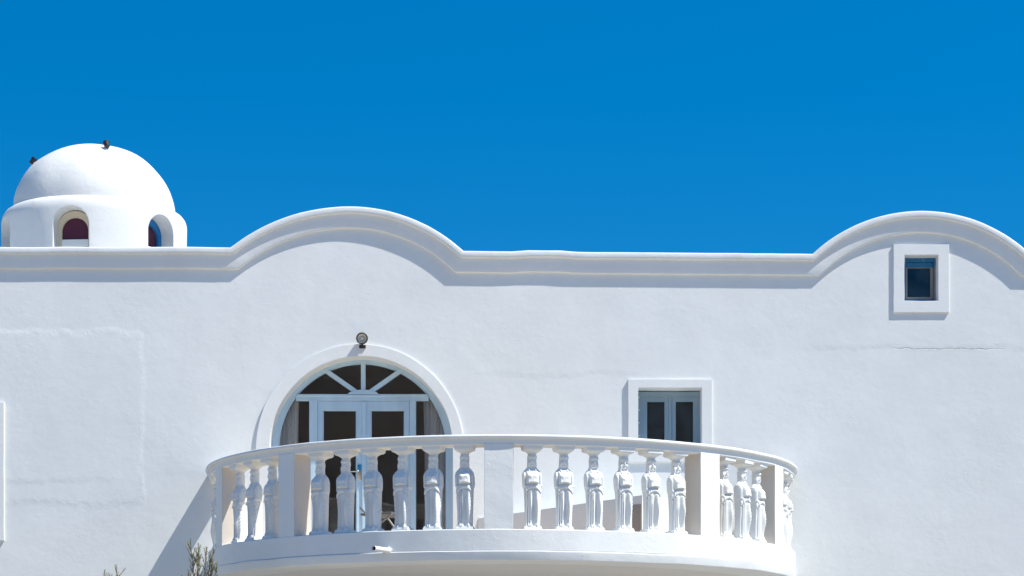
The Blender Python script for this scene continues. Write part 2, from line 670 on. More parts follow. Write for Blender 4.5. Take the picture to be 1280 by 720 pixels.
HD = 8.0
ROOF_Z = CAM_H + 4.75
for sx in (-1, 1):
    x0, x1 = (-HX, -HX + WALL_T) if sx < 0 else (HX - WALL_T, HX)
    from_bm('side_wall', box_bm(x0, x1, WALL_T + 0.002, HD, -0.02, ROOF_Z + 0.35, 0.02), M_TRIM, house)
from_bm('back_wall', box_bm(-HX + WALL_T + .002, HX - WALL_T - .002, HD - WALL_T, HD - .003, -0.02, ROOF_Z + 0.35, 0.02), M_TRIM, house)
from_bm('roof', box_bm(-HX + WALL_T - .05, HX - WALL_T + .05, WALL_T - .05, HD - WALL_T + .05, ROOF_Z - 0.25, ROOF_Z), M_COPING, house)
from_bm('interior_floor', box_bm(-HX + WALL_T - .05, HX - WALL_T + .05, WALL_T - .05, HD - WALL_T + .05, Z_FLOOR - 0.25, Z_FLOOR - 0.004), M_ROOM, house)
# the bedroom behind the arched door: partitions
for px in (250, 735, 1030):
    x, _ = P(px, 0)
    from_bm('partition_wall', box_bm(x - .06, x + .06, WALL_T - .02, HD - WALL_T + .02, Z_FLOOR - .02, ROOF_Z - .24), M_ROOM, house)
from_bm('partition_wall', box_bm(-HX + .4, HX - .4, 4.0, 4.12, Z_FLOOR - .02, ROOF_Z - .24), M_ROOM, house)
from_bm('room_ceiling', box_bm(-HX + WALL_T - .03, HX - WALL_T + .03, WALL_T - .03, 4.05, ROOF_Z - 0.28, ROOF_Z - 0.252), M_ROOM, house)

# door surround -----------------------------------------------------------------
sx_, sz_ = P(449.5, 560)
sur = from_bm('door_surround', plate_bm(arch_loop(sx_, sz_, 129.5 / FPX * DIST, Z_FLOOR + .002, n=60, wob=0.008, seed=2), [arch_loop(DX, DZ, DR - 0.004, Z_FLOOR + 0.004, n=60, wob=0.006)], -0.024, 0.02), M_TRIM, house)

# arched door --------------------------------------------------------------------
YF = 0.25
kF = (DIST + YF) / FPX


def PF(px, py):
    return P(px, py, YF)


fcx, fcz = PF(453, 559)
fr_out = 118 * kF + 0.012
fr_in = 105.5 * kF
fz0 = Z_FLOOR + 0.002
door = from_bm('arched_door', plate_bm(arch_loop(fcx, fcz, fr_out, fz0, 60), [arch_loop(fcx, fcz, fr_in, fz0 + 0.03, 60)], YF, YF + 0.075), M_BLUE, house)
# stepped inner bead of the frame
from_bm('frame_bead', plate_bm(arch_loop(fcx, fcz, fr_in + .004, fz0 + .028, 60), [arch_loop(fcx, fcz, fr_in - 0.014, fz0 + 0.042, 60)], YF + .018, YF + 0.06), M_BLUE, door)


def chord(z):
    return math.sqrt(max((fr_in) ** 2 - (z - fcz) ** 2, 0)) if z > fcz else fr_in


zt0, zt1 = PF(0, 501)[1], PF(0, 493.2)[1]
tw = chord(zt1) + 0.004
from_bm('transom', box_bm(fcx - tw, fcx + tw, YF + 0.002, YF + 0.07, zt0, zt1, 0.004), M_BLUE, door)
from_bm('transom_bead', box_bm(fcx - tw + .012, fcx + tw - .012, YF - 0.010, YF + .004, zt1 - 0.022, zt1 + .004, 0.004), M_BLUE, door)
hx, hz = PF(454, 496)
# fan bars
ray_end = {}
for ang in (90, 35, 145):
    a = R(ang)
    d = Vector((math.cos(a), math.sin(a)))
    # intersect with inner circle
    o = Vector((hx - fcx, hz - fcz))
    bq = o.dot(d); cq = o.dot(o) - fr_in ** 2
    tt = -bq + math.sqrt(bq * bq - cq)
    ray_end[ang] = (tt, d)
    n = Vector((-d.y, d.x)) * 0.024
    s, e = Vector((hx, hz)) + d * 0.06, Vector((hx, hz)) + d * (tt + 0.02)
    loop = [tuple(s - n), tuple(e - n), tuple(e + n), tuple(s + n)]
    b = plate_bm(loop, [], YF - 0.004 + ang * 1e-5, YF + 0.055)
    from_bm('fan_bar', b, M_BLUE, door)
hub = [(hx + 0.165 * math.cos(a), zt1 - .004 + 0.055 * math.sin(a)) for a in [math.pi * k / 16 for k in range(17)]]
from_bm('fan_hub', plate_bm(hub, [], YF - 0.010, YF + 0.06), M_BLUE, door)
# fan panes, one per sector
secs = [(2, 35), (35, 90), (90, 145), (145, 178)]
for a0, a1 in secs:
    loop = [(hx, hz + 0.01)]
    for k in range(13):
        a = R(a0 + (a1 - a0) * k / 12)
        d = Vector((math.cos(a), math.sin(a)))
        o = Vector((hx - fcx, hz - fcz)); bq = o.dot(d); cq = o.dot(o) - (fr_in + .003) ** 2
        tt = -bq + math.sqrt(bq * bq - cq)
        loop.append((hx + d.x * tt, hz + d.y * tt))
    from_bm('pane', plate_bm(loop, [], YF + 0.030, YF + 0.036), M_GLASS, door)
# mullions and side lights
for s, (p0, p1) in ((-1, (386.5, 397)), (1, (512, 520))):
    x0, x1 = PF(p0, 0)[0], PF(p1, 0)[0]
    from_bm('mullion', box_bm(x0, x1, YF - 0.003, YF + 0.07, fz0, zt0 + .01, 0.005), M_BLUE, door)
    zz = [zt0 - 0.0 - (zt0 - fcz) * k / 10 for k in range(11)] + [fz0 + .03]
    xi = x0 + .004 if s < 0 else x1 - .004
    loop = [(xi, zt0)] + [(fcx + s * (chord(z) + .004), z) for z in zz] + [(xi, fz0 + .03)]
    if s > 0:
        loop = loop[::-1]
    from_bm('pane', plate_bm(loop, [], YF + 0.030, YF + 0.036), M_GLASS, door)
# the two leaves
for s, (p0, p1, g0, g1) in ((-1, (397.2, 453.7, 403, 446)), (1, (454.1, 511.8, 463, 506))):
    x0, x1, xa, xb = PF(p0, 0)[0], PF(p1, 0)[0], PF(g0, 0)[0], PF(g1, 0)[0]
    zt, zg = zt0 - .003, PF(0, 512)[1]
    hole = rect(xa, Z_FLOOR + 0.20, xb, zg)
    leaf = from_bm('door_leaf', plate_bm(rect(x0, Z_FLOOR + 0.008, x1, zt), [hole], YF + .012, YF + .060), M_BLUE, door)
    from_bm('leaf_bead', plate_bm(rect(xa - .004, Z_FLOOR + .196, xb + .004, zg + .004), [rect(xa + .012, Z_FLOOR + 0.212, xb - .012, zg - .012)], YF + .022, YF + .05), M_BLUE, door)
    from_bm('pane', box_bm(xa - .002, xb + .002, YF + .034, YF + .040, Z_FLOOR + .198, zg + .002), M_GLASS, door)
xm = PF(455, 0)[0]
from_bm('meeting_strip', box_bm(xm - 0.022, xm + 0.022, YF - 0.004, YF + .014, Z_FLOOR + .012, zt0 - .006, 0.006), M_BLUE, door)
bmh = tube_bm([(xm - .05, YF + .01, Z_FLOOR + 1.02), (xm - .05, YF - .05, Z_FLOOR + 1.02), (xm - .06, YF - .055, Z_FLOOR + 1.02), (xm - .16, YF - .055, Z_FLOOR + 1.015)], 0.009, 8)
box_bm(xm - .07, xm - .03, YF + .002, YF + .016, Z_FLOOR + .93, Z_FLOOR + 1.10, .004, bmh)
from_bm('handle', bmh, M_STEEL, door, True)

# curtains behind the side lights -------------------------------------------------
for i, (p0, p1) in enumerate(((341, 374), (529, 567))):
    y = 0.392
    x0, x1 = P(p0, 0, y)[0], P(p1, 0, y)[0]
    z1 = P(0, 496, y)[1]
    n, m = 60, 14
    bm = bmesh.new()
    rows = []
    for side in (0, 1):
        for j in range(m + 1):
            z = z1 + (Z_FLOOR + .02 - z1) * j / m
            r = []
            for k in range(n + 1):
                u = k / n
                sq = 1.0 - 0.10 * math.sin(math.pi * j / m)
                x = (x0 + x1) / 2 + (u - .5) * (x1 - x0) * sq
                yy = y + 0.018 * math.sin(u * 24 + 1.3 * math.sin(u * 7 + i)) * (0.7 + .5 * j / m) + 0.006 * math.sin(u * 57 + j * .25) + side * 0.003
                r.append(bm.verts.new((x, yy, z)))
            rows.append(r)
    for a in (0, m + 1):
        for j in range(m):
            for k in range(n):
                bm.faces.new((rows[a + j][k], rows[a + j][k + 1], rows[a + j + 1][k + 1], rows[a + j + 1][k]))
    for j in range(m):
        for k in (0, n):
            bm.faces.new((rows[j][k], rows[j + 1][k], rows[m + 2 + j][k], rows[m + 1 + j][k]))
    c = empty('curtain', ((x0 + x1) / 2, y, Z_FLOOR), ('pale grey pleated curtain behind the arched door, on the shrub side of its leaves', 'pale grey pleated curtain behind the arched door, on the square window side of its leaves')[i], 'curtain', 'curtains behind the arched door')
    o = from_bm('drape', bm, M_CURTAIN, None, True); adopt(o, c)
    o = from_bm('curtain_rod', tube_bm([(x0 - .06, y, z1 + .012), (x1 + .06, y, z1 + .012)], 0.011), M_GREYMET, None, True); adopt(o, c)
    for xr in (x0 - .04, x1 + .04):
        o = from_bm('rod_bracket', tube_bm([(xr, y, z1 + .012), (xr, WALL_T - .01, z1 + .012)], .007, 6), M_GREYMET, None, True); adopt(o, c)


# rectangular windows ----------------------------------------------------------------
def surround(px0, py0, px1, py1, hole, p, seed):
    o = wobble(win_rect(px0, py0, px1, py1), 0.07, 0.0035, seed)
    # shrink hole by 2 mm so nothing is coplanar with the reveal
    cx = sum(q[0] for q in hole) / len(hole); cz = sum(q[1] for q in hole) / len(hole)
    h = [(cx + (q[0] - cx) * 0.996, cz + (q[1] - cz) * 0.996) for q in hole]
    return plate_bm(o, [h], -p, 0.02)


from_bm('window_surround', surround(785, 474.5, 890, 578, O_WIN, 0.027, 11), M_TRIM, house)
from_bm('window_surround', surround(1116.5, 306, 1186, 391, O_TOP, 0.020, 12), M_TRIM, house)
from_bm('window_surround', surround(-97, 503, 5.5, 676, O_LEFT, 0.024, 13), M_TRIM, house)


def two_sash(px0, py0, px1, py1, y, mat, screws=True):
    k = (DIST + y) / FPX
    (x0, z1), (x1, z0) = P(px0, py0, y), P(px1, py1, y)
    x0 -= .012; x1 += .012; z0 -= .012; z1 += .012
    t = 0.050
    w = from_bm('window', plate_bm(rect(x0, z0, x1, z1), [rect(x0 + t, z0 + t, x1 - t, z1 - t)], y, y + .07), mat, house)
    xc = (x0 + x1) / 2
    for a, b in ((x0 + t - .002, xc - .002), (xc + .002, x1 - t + .002)):
        za, zb = z0 + t - .002, z1 - t + .002
        st = 0.058
        from_bm('sash', plate_bm(rect(a, za, b, zb), [rect(a + st, za + st, b - st, zb - st)], y + .010, y + .055), mat, w)
        from_bm('pane', box_bm(a + st - .002, b - st + .002, y + .032, y + .038, za + st - .002, zb - st + .002), M_DARKGLASS, w)
    from_bm('meeting_strip', box_bm(xc - .014, xc + .014, y - .003, y + .012, z0 + t, z1 - t, .004), mat, w)
    if screws:
        for xs in (x0 + .020, x1 - .020):
            for j in range(5):
                zs = z0 + .06 + (z1 - z0 - .12) * j / 4
                bs = bmesh.new()
                bmesh.ops.create_uvsphere(bs, u_segments=8, v_segments=6, radius=.008)
                bmesh.ops.translate(bs, verts=bs.verts, vec=(xs, y - .001, zs))
                from_bm('screw_cap', bs, M_PVC, w, True)
    return w


two_sash(798, 491, 877.5, 566, 0.20, M_BLUEGREY)
two_sash(-82, 521, -9, 661, 0.20, M_BLUEGREY, False)

# the small weathered window under the arched parapet
y = 0.15
(x0, z1), (x1, z0) = P(1130, 322.5, y), P(1172.5, 376.5, y)
x0 -= .01; z0 -= .01; z1 += .01; x1 += .012
w = from_bm('window', plate_bm(rect(x0, z0, x1, z1), [rect(x0 + .028, z0 + .03, x1 - .062, z1 - .055)], y, y + .08), M_OLDBLUE, house)
a, b = x0 + .026, x1 - .060
from_bm('sash', plate_bm(rect(a, z0 + .028, b, z1 - .053), [rect(a + .024, z0 + .058, b - .030, z1 - .115)], y + .018, y + .055), M_OLDWOOD, w)
from_bm('sash_rail', box_bm(a + .004, b - .004, y + .008, y + .022, z1 - .108, z1 - .056, .004), M_OLDBLUE, w)
from_bm('pane', box_bm(a + .022, b - .028, y + .034, y + .040, z0 + .056, z1 - .113), M_DARKGLASS, w)
from_bm('jamb_board', box_bm(x1 - .052, x1 - .018, y - .03, y + .03, z0 + .008, z1 - .03, .004), M_OLDWOOD, w)

# ------------------------------------------------------------------ wall lamp over the door
lx, lz = P(452.5, 422.5, -0.10)
lamp = empty('wall_lamp', (lx, 0, lz), 'round chrome spotlight with dark rim above the arched door', 'lamp')
LD = Vector((0.02, -1, -0.16)).normalized()
LC = Vector((lx, -0.075, lz))


def lamp_lathe(name, prof, mat, smooth=True, seg=28):
    b = bmesh.new()
    q = LD.to_track_quat('Z', 'Y')
    rows = []
    for k in range(seg):
        a = 2 * math.pi * k / seg
        rows.append([b.verts.new(LC + q @ Vector((r * math.cos(a), r * math.sin(a), h))) for r, h in prof])
    for k in range(seg):
        A, B = rows[k], rows[(k + 1) % seg]
        for j in range(len(prof) - 1):
            b.faces.new((A[j], A[j + 1], B[j + 1], B[j]))
    bmesh.ops.remove_doubles(b, verts=b.verts, dist=1e-5)
    o = from_bm(name, b, mat, None, smooth)
    adopt(o, lamp)
    return o


lamp_lathe('housing', [(0.0, -.045), (.022, -.043), (.040, -.030), (.052, 0.0), (.057, .030), (.059, .036), (.056, .040), (.050, .038)], M_STEEL)
lamp_lathe('rim', [(.050, .030), (.060, .030), (.063, .038), (.060, .046), (.051, .046), (.048, .040), (.050, .030)], M_BLACK)
lamp_lathe('reflector', [(0.0, .002), (.018, .006), (.034, .018), (.045, .034), (.050, .040)], flat('silvered_glass', (0.72, 0.69, 0.60), 0.25, 0.35))
lamp_lathe('bulb', [(0.0, .034), (.010, .031), (.016, .022), (.016, .010), (.010, .004)], M_PVC)
bmb = tube_bm([LC - LD * .02 + Vector((0, 0, -.03)), LC + Vector((0, .012, -.062)), (lx - .006, -.012, lz - .075)], .011, 8)
box_bm(lx - .035, lx + .035, -.040, .004, lz - .098, lz - .062, .006, bmb)
o = from_bm('bracket', bmb, M_BLACK, None); adopt(o, lamp)

# ------------------------------------------------------------------ the balcony
BX = -0.108
RF = 3.080                     # outer face of posts and beam
Z_CURB = CAM_H + 1.963
Z_OPEN = CAM_H + 2.746
Z_RAIL = CAM_H + 2.838
Z_SLAB = CAM_H + 1.672
balc = empty('balcony', (BX, 0, Z_FLOOR), 'white semicircular balcony with a balustrade of small caryatid figures', 'balcony')
Q = math.pi / 2


def balc_part(name, prof, mat, wob=0.0, seg=128, smooth=30):
    o = from_bm(name, lathe_bm(prof, seg, -Q, Q, True, center=(BX, 0.012, 0), wob=wob), mat, None)
    auto_smooth(o, smooth)
    adopt(o, balc)
    return o


balc_part('slab', [(0.0, Z_FLOOR - .006), (2.84, Z_FLOOR - .006), (2.84, Z_SLAB + .002), (0.0, Z_SLAB + .002)], M_SOFFIT)
balc_part('floor_tiles', [(0.0, Z_FLOOR), (2.856, Z_FLOOR), (2.856, Z_FLOOR - .003), (0.0, Z_FLOOR - .003)], M_FLOOR)
balc_part('curb', [(2.85, Z_CURB), (RF + .002, Z_CURB), (RF + .008, Z_CURB - .006), (RF + .008, Z_SLAB + .092), (RF - .02, Z_SLAB + .088), (2.85, Z_SLAB + .088)], M_BALC, 0.006)
balc_part('slab_edge', [(2.65, Z_SLAB - .001), (2.65, Z_SLAB + .083), (RF + .009, Z_SLAB + .090), (RF + .016, Z_SLAB + .083), (RF + .012, Z_SLAB + .05), (RF + .001, Z_SLAB + .006), (RF - .008, Z_SLAB - .001)], M_BALC, 0.010)
balc_part('beam', [(2.865, Z_OPEN), (2.865, Z_RAIL - .032), (RF, Z_RAIL - .032), (RF, Z_OPEN + .006), (RF - .006, Z_OPEN)], M_BALC, 0.005)
balc_part('handrail', [(2.825, Z_RAIL - .034), (2.815, Z_RAIL - .018), (2.825, Z_RAIL), (RF + .024, Z_RAIL), (RF + .031, Z_RAIL - .006), (RF + .034, Z_RAIL - .018), (RF + .031, Z_RAIL - .028), (RF + .024, Z_RAIL - .034)], M_COPING, 0.004)

M_RETURN = plaster('bare_render_bounce', base=(0.66, 0.60, 0.535), und=0.004, bev=0.006, dirt=0.35)  # stained bare render; the beige also carries warm light bounced off the floor
POSTS = (-67.6, -42.0, -0.3, 40.7, 64.8)


def polar(r, deg, z):
    a = R(deg)
    return Vector((BX + r * math.sin(a), 0.012 - r * math.cos(a), z))


for k, a in enumerate(POSTS):
    wd = 0.27 if abs(a) < 5 else (0.225 if a < 0 else 0.26)
    b = box_bm(-wd / 2, wd / 2, -.108, .108, Z_CURB - .012, Z_OPEN + .012, 0.0)
    bmesh.ops.subdivide_edges(b, edges=[e for e in b.edges if abs(e.verts[0].co.z - e.verts[1].co.z) > .1], cuts=10)
    for v in b.verts:
        v.co += Vector((noise.noise(v.co * 6 + Vector((k, 0, 0))) * .004, noise.noise(v.co * 5 + Vector((0, k, 9))) * .003, 0))
    rot = Matrix.Rotation(R(a), 4, 'Z')
    bmesh.ops.transform(b, matrix=Matrix.Translation(polar(RF - .106, a, 0)) @ rot, verts=b.verts)
    o = from_bm('post', b, M_BALC); adopt(o, balc)
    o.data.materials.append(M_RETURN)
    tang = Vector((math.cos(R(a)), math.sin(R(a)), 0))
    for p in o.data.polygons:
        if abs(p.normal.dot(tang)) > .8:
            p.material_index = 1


# caryatid ---------------------------------------------------------------------
def sstep(x, a, b):
    t = min(max((x - a) / (b - a), 0.0), 1.0)
    return t * t * (3 - 2 * t)


def interp(tab, z):
    if z <= tab[0][0]:
        return tab[0][1]
    for (z0, v0), (z1, v1) in zip(tab, tab[1:]):
        if z <= z1:
            t = (z - z0) / (z1 - z0)
            t = t * t * (3 - 2 * t)
            return v0 + (v1 - v0) * t
    return tab[-1][1]


HALF_W = [(.030, .080), (.055, .077), (.15, .077), (.26, .080), (.33, .083), (.372, .085), (.385, .086), (.398, .092), (.410, .098), (.45, .100), (.50, .099), (.535, .092), (.555, .078), (.570, .060), (.582, .048), (.60, .0430), (.63, .0415), (.66, .0440), (.685, .042), (.70, .036), (.715, .033)]
DEPTH_F = [(.030, .058), (.06, .054), (.20, .054), (.30, .056), (.36, .060), (.40, .060), (.44, .058), (.50, .060), (.53, .052), (.555, .036), (.570, .022), (.588, .018), (.600, .030), (.63, .042), (.66, .045), (.685, .042), (.70, .036), (.715, .033)]
DEPTH_B = [(.030, .055), (.3, .052), (.4, .055), (.50, .058), (.54, .050), (.57, .040), (.62, .042), (.66, .044), (.69, .040), (.715, .033)]


def gauss(x, c, s):
    return math.exp(-((x - c) / s) ** 2)


def front_relief(x, z):
    d = 0.0
    # --- skirt: fluted standing leg (viewer's left) and smooth bent leg (viewer's right)
    if z < .40:
        sk = sstep(z, .405, .36)
        fl = sstep(x, .012, -.004)
        d += sk * fl * 0.0085 * math.cos((x + .062) * 2 * math.pi / 0.0185)
        d += sk * fl * .003
        # bent leg: thigh comes forward to the knee, shin falls back
        knee = gauss(z, .225, .105)
        cx = .040 + .010 * (z - .2)
        d += sk * (.010 + .026 * knee) * gauss(x, cx, .024)
        # gully between the legs, widening towards the hem
        gw = .007 + .014 * sstep(z, .33, .06)
        d -= sk * .020 * gauss(x, .006 + .006 * sstep(z, .30, .08), gw) * sstep(z, .39, .30)
        # drag folds across the bent leg
        d += sk * .0022 * math.cos((z - 1.6 * x) * 2 * math.pi / .034) * sstep(x, .018, .034) * sstep(z, .40, .33) * sstep(z, .10, .2)
        d += sk * .004 * math.cos(x * 2 * math.pi / .014) * sstep(x, .01, .03) * sstep(z, .13, .06)
        # outer drape fold
        d += sk * .006 * gauss(abs(x), .074, .007)
    # --- pouch (kolpos) with an arched hem
    hem = .392 - 9.0 * x * x
    d += .013 * sstep(z, hem - .005, hem + .004) * sstep(z, .425, .404) * (.25 + .75 * sstep(abs(x), .084, .06))
    d += .0022 * math.cos(x * 2 * math.pi / .016 + 1.0) * gauss(z, hem + .010, .010)
    d -= .007 * gauss(z, hem - .009, .006)
    # belt line
    d -= .010 * gauss(z, .427, .0055) * sstep(abs(x), .070, .056)
    # --- overfold panel on the chest, with arms set apart
    pan = sstep(abs(x), .066, .048)
    low = .434 + .004 * math.cos(x * 2 * math.pi / .024) - 3.0 * x * x
    d += (.009 - 1.2 * x * x) * pan * sstep(z, low - .004, low + .004) * sstep(z, .550, .515)
    d += .024 * pan * min(max((.550 - z) / .11, 0), 1.05) * sstep(z, low - .005, low + .003)
    d += .010 * (gauss(x, -.026, .016) + gauss(x, .026, .016)) * gauss(z, .498, .019)
    d += pan * .0030 * math.cos(x * 2 * math.pi / .017 + 3 * abs(x) * 20) * sstep(z, .435, .45) * sstep(z, .515, .47)
    d -= .004 * pan * (gauss(z, .528 - 5 * x * x - .012, .004))
    d -= .013 * gauss(abs(x), .067, .007) * sstep(z, .395, .42) * sstep(z, .552, .525)
    d += .007 * gauss(abs(x), .084, .013) * sstep(z, .395, .41) * sstep(z, .55, .52)
    # --- neck, hair locks, face
    if z > .55:
        d += .016 * gauss(abs(x), .033, .009) * sstep(z, .505, .56) * sstep(z, .655, .61)
        d -= .009 * gauss(abs(x), .015, .009) * gauss(z, .652, .008)                # eye sockets
        d += .013 * gauss(x, 0, .0065) * sstep(z, .662, .640) * sstep(z, .624, .634)   # nose
        d += .006 * gauss(x, 0, .012) * gauss(z, .619, .005)                        # lips
        d -= .006 * gauss(x, 0, .012) * gauss(z, .612, .004)
        d += .008 * gauss(x, 0, .014) * gauss(z, .602, .008)                        # chin
        d += .010 * sstep(z, .666, .674) * sstep(z, .705, .69)                      # hair band
        d += .0018 * math.cos(x * 2 * math.pi / .011) * sstep(z, .672, .68)
    # feet under the hem
    d += (.012 * gauss(x, .040, .020) + .012 * gauss(x, -.034, .024)) * sstep(z, .066, .045)
    return d


def caryatid_mesh():
    bm = bmesh.new()
    NA, NZ = 96, 150
    z0, z1 = .030, .715
    rows = []
    for j in range(NZ + 1):
        z = z0 + (z1 - z0) * j / NZ
        a, bf, bb = interp(HALF_W, z), interp(DEPTH_F, z), interp(DEPTH_B, z)
        nexp = 2.0 + 0.9 * sstep(z, .58, .52)
        row = []
        for k in range(NA):
            t = 2 * math.pi * k / NA
            c, s = math.cos(t), math.sin(t)
            x = a * math.copysign(abs(c) ** (2 / nexp), c)
            fr = -s
            yy = (bf if fr > 0 else bb) * math.copysign(abs(s) ** (2 / nexp), s)
            m = sstep(fr, .02, .35)
            d = front_relief(x, z) * m
            # back: simple flutes and hair
            if fr < 0 and z < .40:
                d += .003 * math.cos(t * 18) * sstep(-fr, .1, .4)
            # spread vertically-sampled offset mostly forward
            nx, ny = c * 0.25, s
            l = math.hypot(nx, ny)
            # the weight shifts to the standing leg
            sway = .004 * math.sin((z - .05) * 7.5)
            slim = .92 + .08 * sstep(z, .54, .60)
            row.append(bm.verts.new(((x + nx / l * d) * slim + sway * sstep(z, .72, .5), yy + ny / l * d, z)))
        rows.append(row)
    for j in range(NZ):
        for k in range(NA):
            bm.faces.new((rows[j][k], rows[j][(k + 1) % NA], rows[j + 1][(k + 1) % NA], rows[j + 1][k]))
    bm.faces.new(list(reversed(rows[0]))); bm.faces.new(rows[-1])
    bmesh.ops.recalc_face_normals(bm, faces=bm.faces)
    me = bpy.data.meshes.new('caryatid')
    bm.to_mesh(me); bm.free()
    for p in me.polygons:
        p.use_smooth = True
    me.materials.append(M_STAT)
    return me


def capital_mesh(zt):
    bm = bmesh.new()
    prof = [(.700, .037, 2), (.706, .043, 2), (.711, .041, 2), (.716, .042, 2), (.722, .052, 2.1), (.734, .068, 2.6), (.741, .078, 4), (.7415, .083, 8), (.750, .085, 10), (.7505, .091, 12), (zt, .094, 12)]
    N = 48
    rows = []
    for z, r, n in prof:
        row = []
        for k in range(N):
            t = 2 * math.pi * (k + .5) / N
            c, s = math.cos(t), math.sin(t)
            row.append(bm.verts.new((r * math.copysign(abs(c) ** (2 / n), c), r * math.copysign(abs(s) ** (2 / n), s), z)))
        rows.append(row)
    for j in range(len(prof) - 1):
        for k in range(N):
            bm.faces.new((rows[j][k], rows[j][(k + 1) % N], rows[j + 1][(k + 1) % N], rows[j + 1][k]))
    bm.faces.new(list(reversed(rows[0]))); bm.faces.new(rows[-1])
    o = from_bm('capital', bm, M_STAT)
    auto_smooth(o, 40)
    me = o.data
    bpy.data.objects.remove(o)
    return me


ZC = Z_OPEN - Z_CURB
ME_CAR = caryatid_mesh()
ME_CAP = capital_mesh(ZC + .004)
bp = box_bm(-.084, .084, -.076, .076, -.004, .022, .004)
box_bm(-.079, .079, -.070, .070, .020, .034, .004, bp)
bmesh.ops.recalc_face_normals(bp, faces=bp.faces)
ME_PLI = bpy.data.meshes.new('plinth'); bp.to_mesh(ME_PLI); bp.free()
ME_PLI.materials.append(M_STAT)

ANG = [-0.3 - 5.8 * (k + 1) - .25 for k in range(6)] + [-0.3 + 5.72 * (k + 1) + .25 for k in range(6)]
ANG += [-42.0 - 6.25 * (k + 1) for k in range(3)] + [40.7 + 5.9 * (k + 1) for k in range(3)]
ANG += [-67.6 - 6.0 * (k + 1) for k in range(3)] + [64.8 + 6.2 * (k + 1) for k in range(3)]
for a in ANG:
    root = bpy.data.objects.new('caryatid', ME_CAR)
    COL.objects.link(root)
    root.parent = balc
    root.location = polar(RF - .105, a, Z_CURB) - balc.location
    root.rotation_euler = (R(random.uniform(-.5, .5)), R(random.uniform(-.4, .4)), R(a + random.uniform(-2.0, 2.0)))
    for nm, me in (('capital', ME_CAP), ('plinth', ME_PLI)):
        c = bpy.data.objects.new(nm, me)
        COL.objects.link(c)
        c.parent = root

# drain pipe through the curb
pa = polar(RF - .05, -19.6, CAM_H + 1.777)
pd = Vector((-0.42, -0.90, 0.0)).normalized()
pb = pa + pd * 0.30
bm = bmesh.new()
seg = 20
q = pd.to_track_quat('Z', 'Y')
prof = [(.019, .0), (.024, .0), (.024, (pb - pa).length), (.0195, (pb - pa).length), (.0195, (pb - pa).length - .10)]
prof = [(.024, 0.0), (.024, .36), (.0200, .36), (.0200, .24)]
rows = [[bm.verts.new(pa + q @ Vector((r * math.cos(2 * math.pi * k / seg), r * math.sin(2 * math.pi * k / seg), h))) for r, h in prof] for k in range(seg)]
for k in range(seg):
    A, B = rows[k], rows[(k + 1) % seg]
    for j in range(len(prof) - 1):
        bm.faces.new((A[j], A[j + 1], B[j + 1], B[j]))
pipe = from_bm('drain_pipe', bm, M_PVC, None); auto_smooth(pipe, 40); adopt(pipe, balc)
bm = bmesh.new()
ring = [bm.verts.new(pa + q @ Vector((.0205 * math.cos(2 * math.pi * k / seg), .0205 * math.sin(2 * math.pi * k / seg), .335))) for k in range(seg)]
ring2 = [bm.verts.new(pa + q @ Vector((.0205 * math.cos(2 * math.pi * k / seg), .0205 * math.sin(2 * math.pi * k / seg), .25))) for k in range(seg)]
bm.faces.new(ring); bm.faces.new(list(reversed(ring2)))
for k in range(seg):
    bm.faces.new((ring[k], ring[(k + 1) % seg], ring2[(k + 1) % seg], ring2[k]))
o = from_bm('pipe_bore', bm, M_BORE, None); adopt(o, balc)
# mortar collar where the pipe leaves the curb
bm = bmesh.new()
bmesh.ops.create_icosphere(bm, subdivisions=4, radius=1)
cc = polar(RF + .004, -19.6, CAM_H + 1.778)
for v in bm.verts:
    w = 1 + .35 * noise.noise(v.co * 2.1) + .15 * noise.noise(v.co * 6)
    v.co = cc + Vector((v.co.x * .060 * w, v.co.y * .016 * w, v.co.z * .030 * w))
o = from_bm('mortar_collar', bm, M_BALC, None, True); adopt(o, balc)

# ------------------------------------------------------------------ low masonry bench on the balcony
pts = [Vector((-0.36, -.004)), Vector((1.31, -1.20)), Vector((2.25, -.004))]
hts = [CAM_H + 2.355, CAM_H + 2.475, CAM_H + 2.50]
bench = empty('masonry_bench', (1.1, -0.4, Z_FLOOR), 'low wedge shaped masonry bench behind the balustrade, against the facade', 'bench')
bm = bmesh.new()
A, B, C = pts
ed = (B - A)
u0, u1 = .945, .995


def on(u):
    return A + ed * u


nrm = Vector((ed.y, -ed.x)).normalized()       # outward of the shaded face (left, front)
if nrm.x > 0:
    nrm = -nrm
bot = [bm.verts.new((p.x, p.y, Z_FLOOR + .001)) for p in pts]
topv = [bm.verts.new((p.x, p.y, h)) for p, h in zip(pts, hts)]
bm.faces.new(bot); bm.faces.new(list(reversed(topv)))
for i in range(3):
    j = (i + 1) % 3
    bm.faces.new((bot[i], bot[j], topv[j], topv[i]))
o = from_bm('body', bm, M_BALC, None); adopt(o, bench)
# brown panel near the corner, coloured dark for the shade inside a niche
bm = bmesh.new()
pv = [on(u0) + nrm * .004, on(u1) + nrm * .004, on(u1) - nrm * .02, on(u0) - nrm * .02]
lo = [bm.verts.new((p.x, p.y, Z_FLOOR + .02)) for p in pv]
hi = [bm.verts.new((p.x, p.y, CAM_H + 2.385)) for p in pv]
bm.faces.new(lo); bm.faces.new(hi)
for i in range(4):
    j = (i + 1) % 4
    bm.faces.new((lo[i], lo[j], hi[j], hi[i]))
o = from_bm('niche_shade', bm, flat('niche_shade_brown', (0.34, 0.30, 0.27), 0.8), None); adopt(o, bench)

# ------------------------------------------------------------------ chair on the balcony in front of the door
chx, chy = -1.30, -1.0
chair = empty('folding_chair', (chx, chy, Z_FLOOR), 'grey metal folding chair standing before the arched door on the balcony', 'chair')


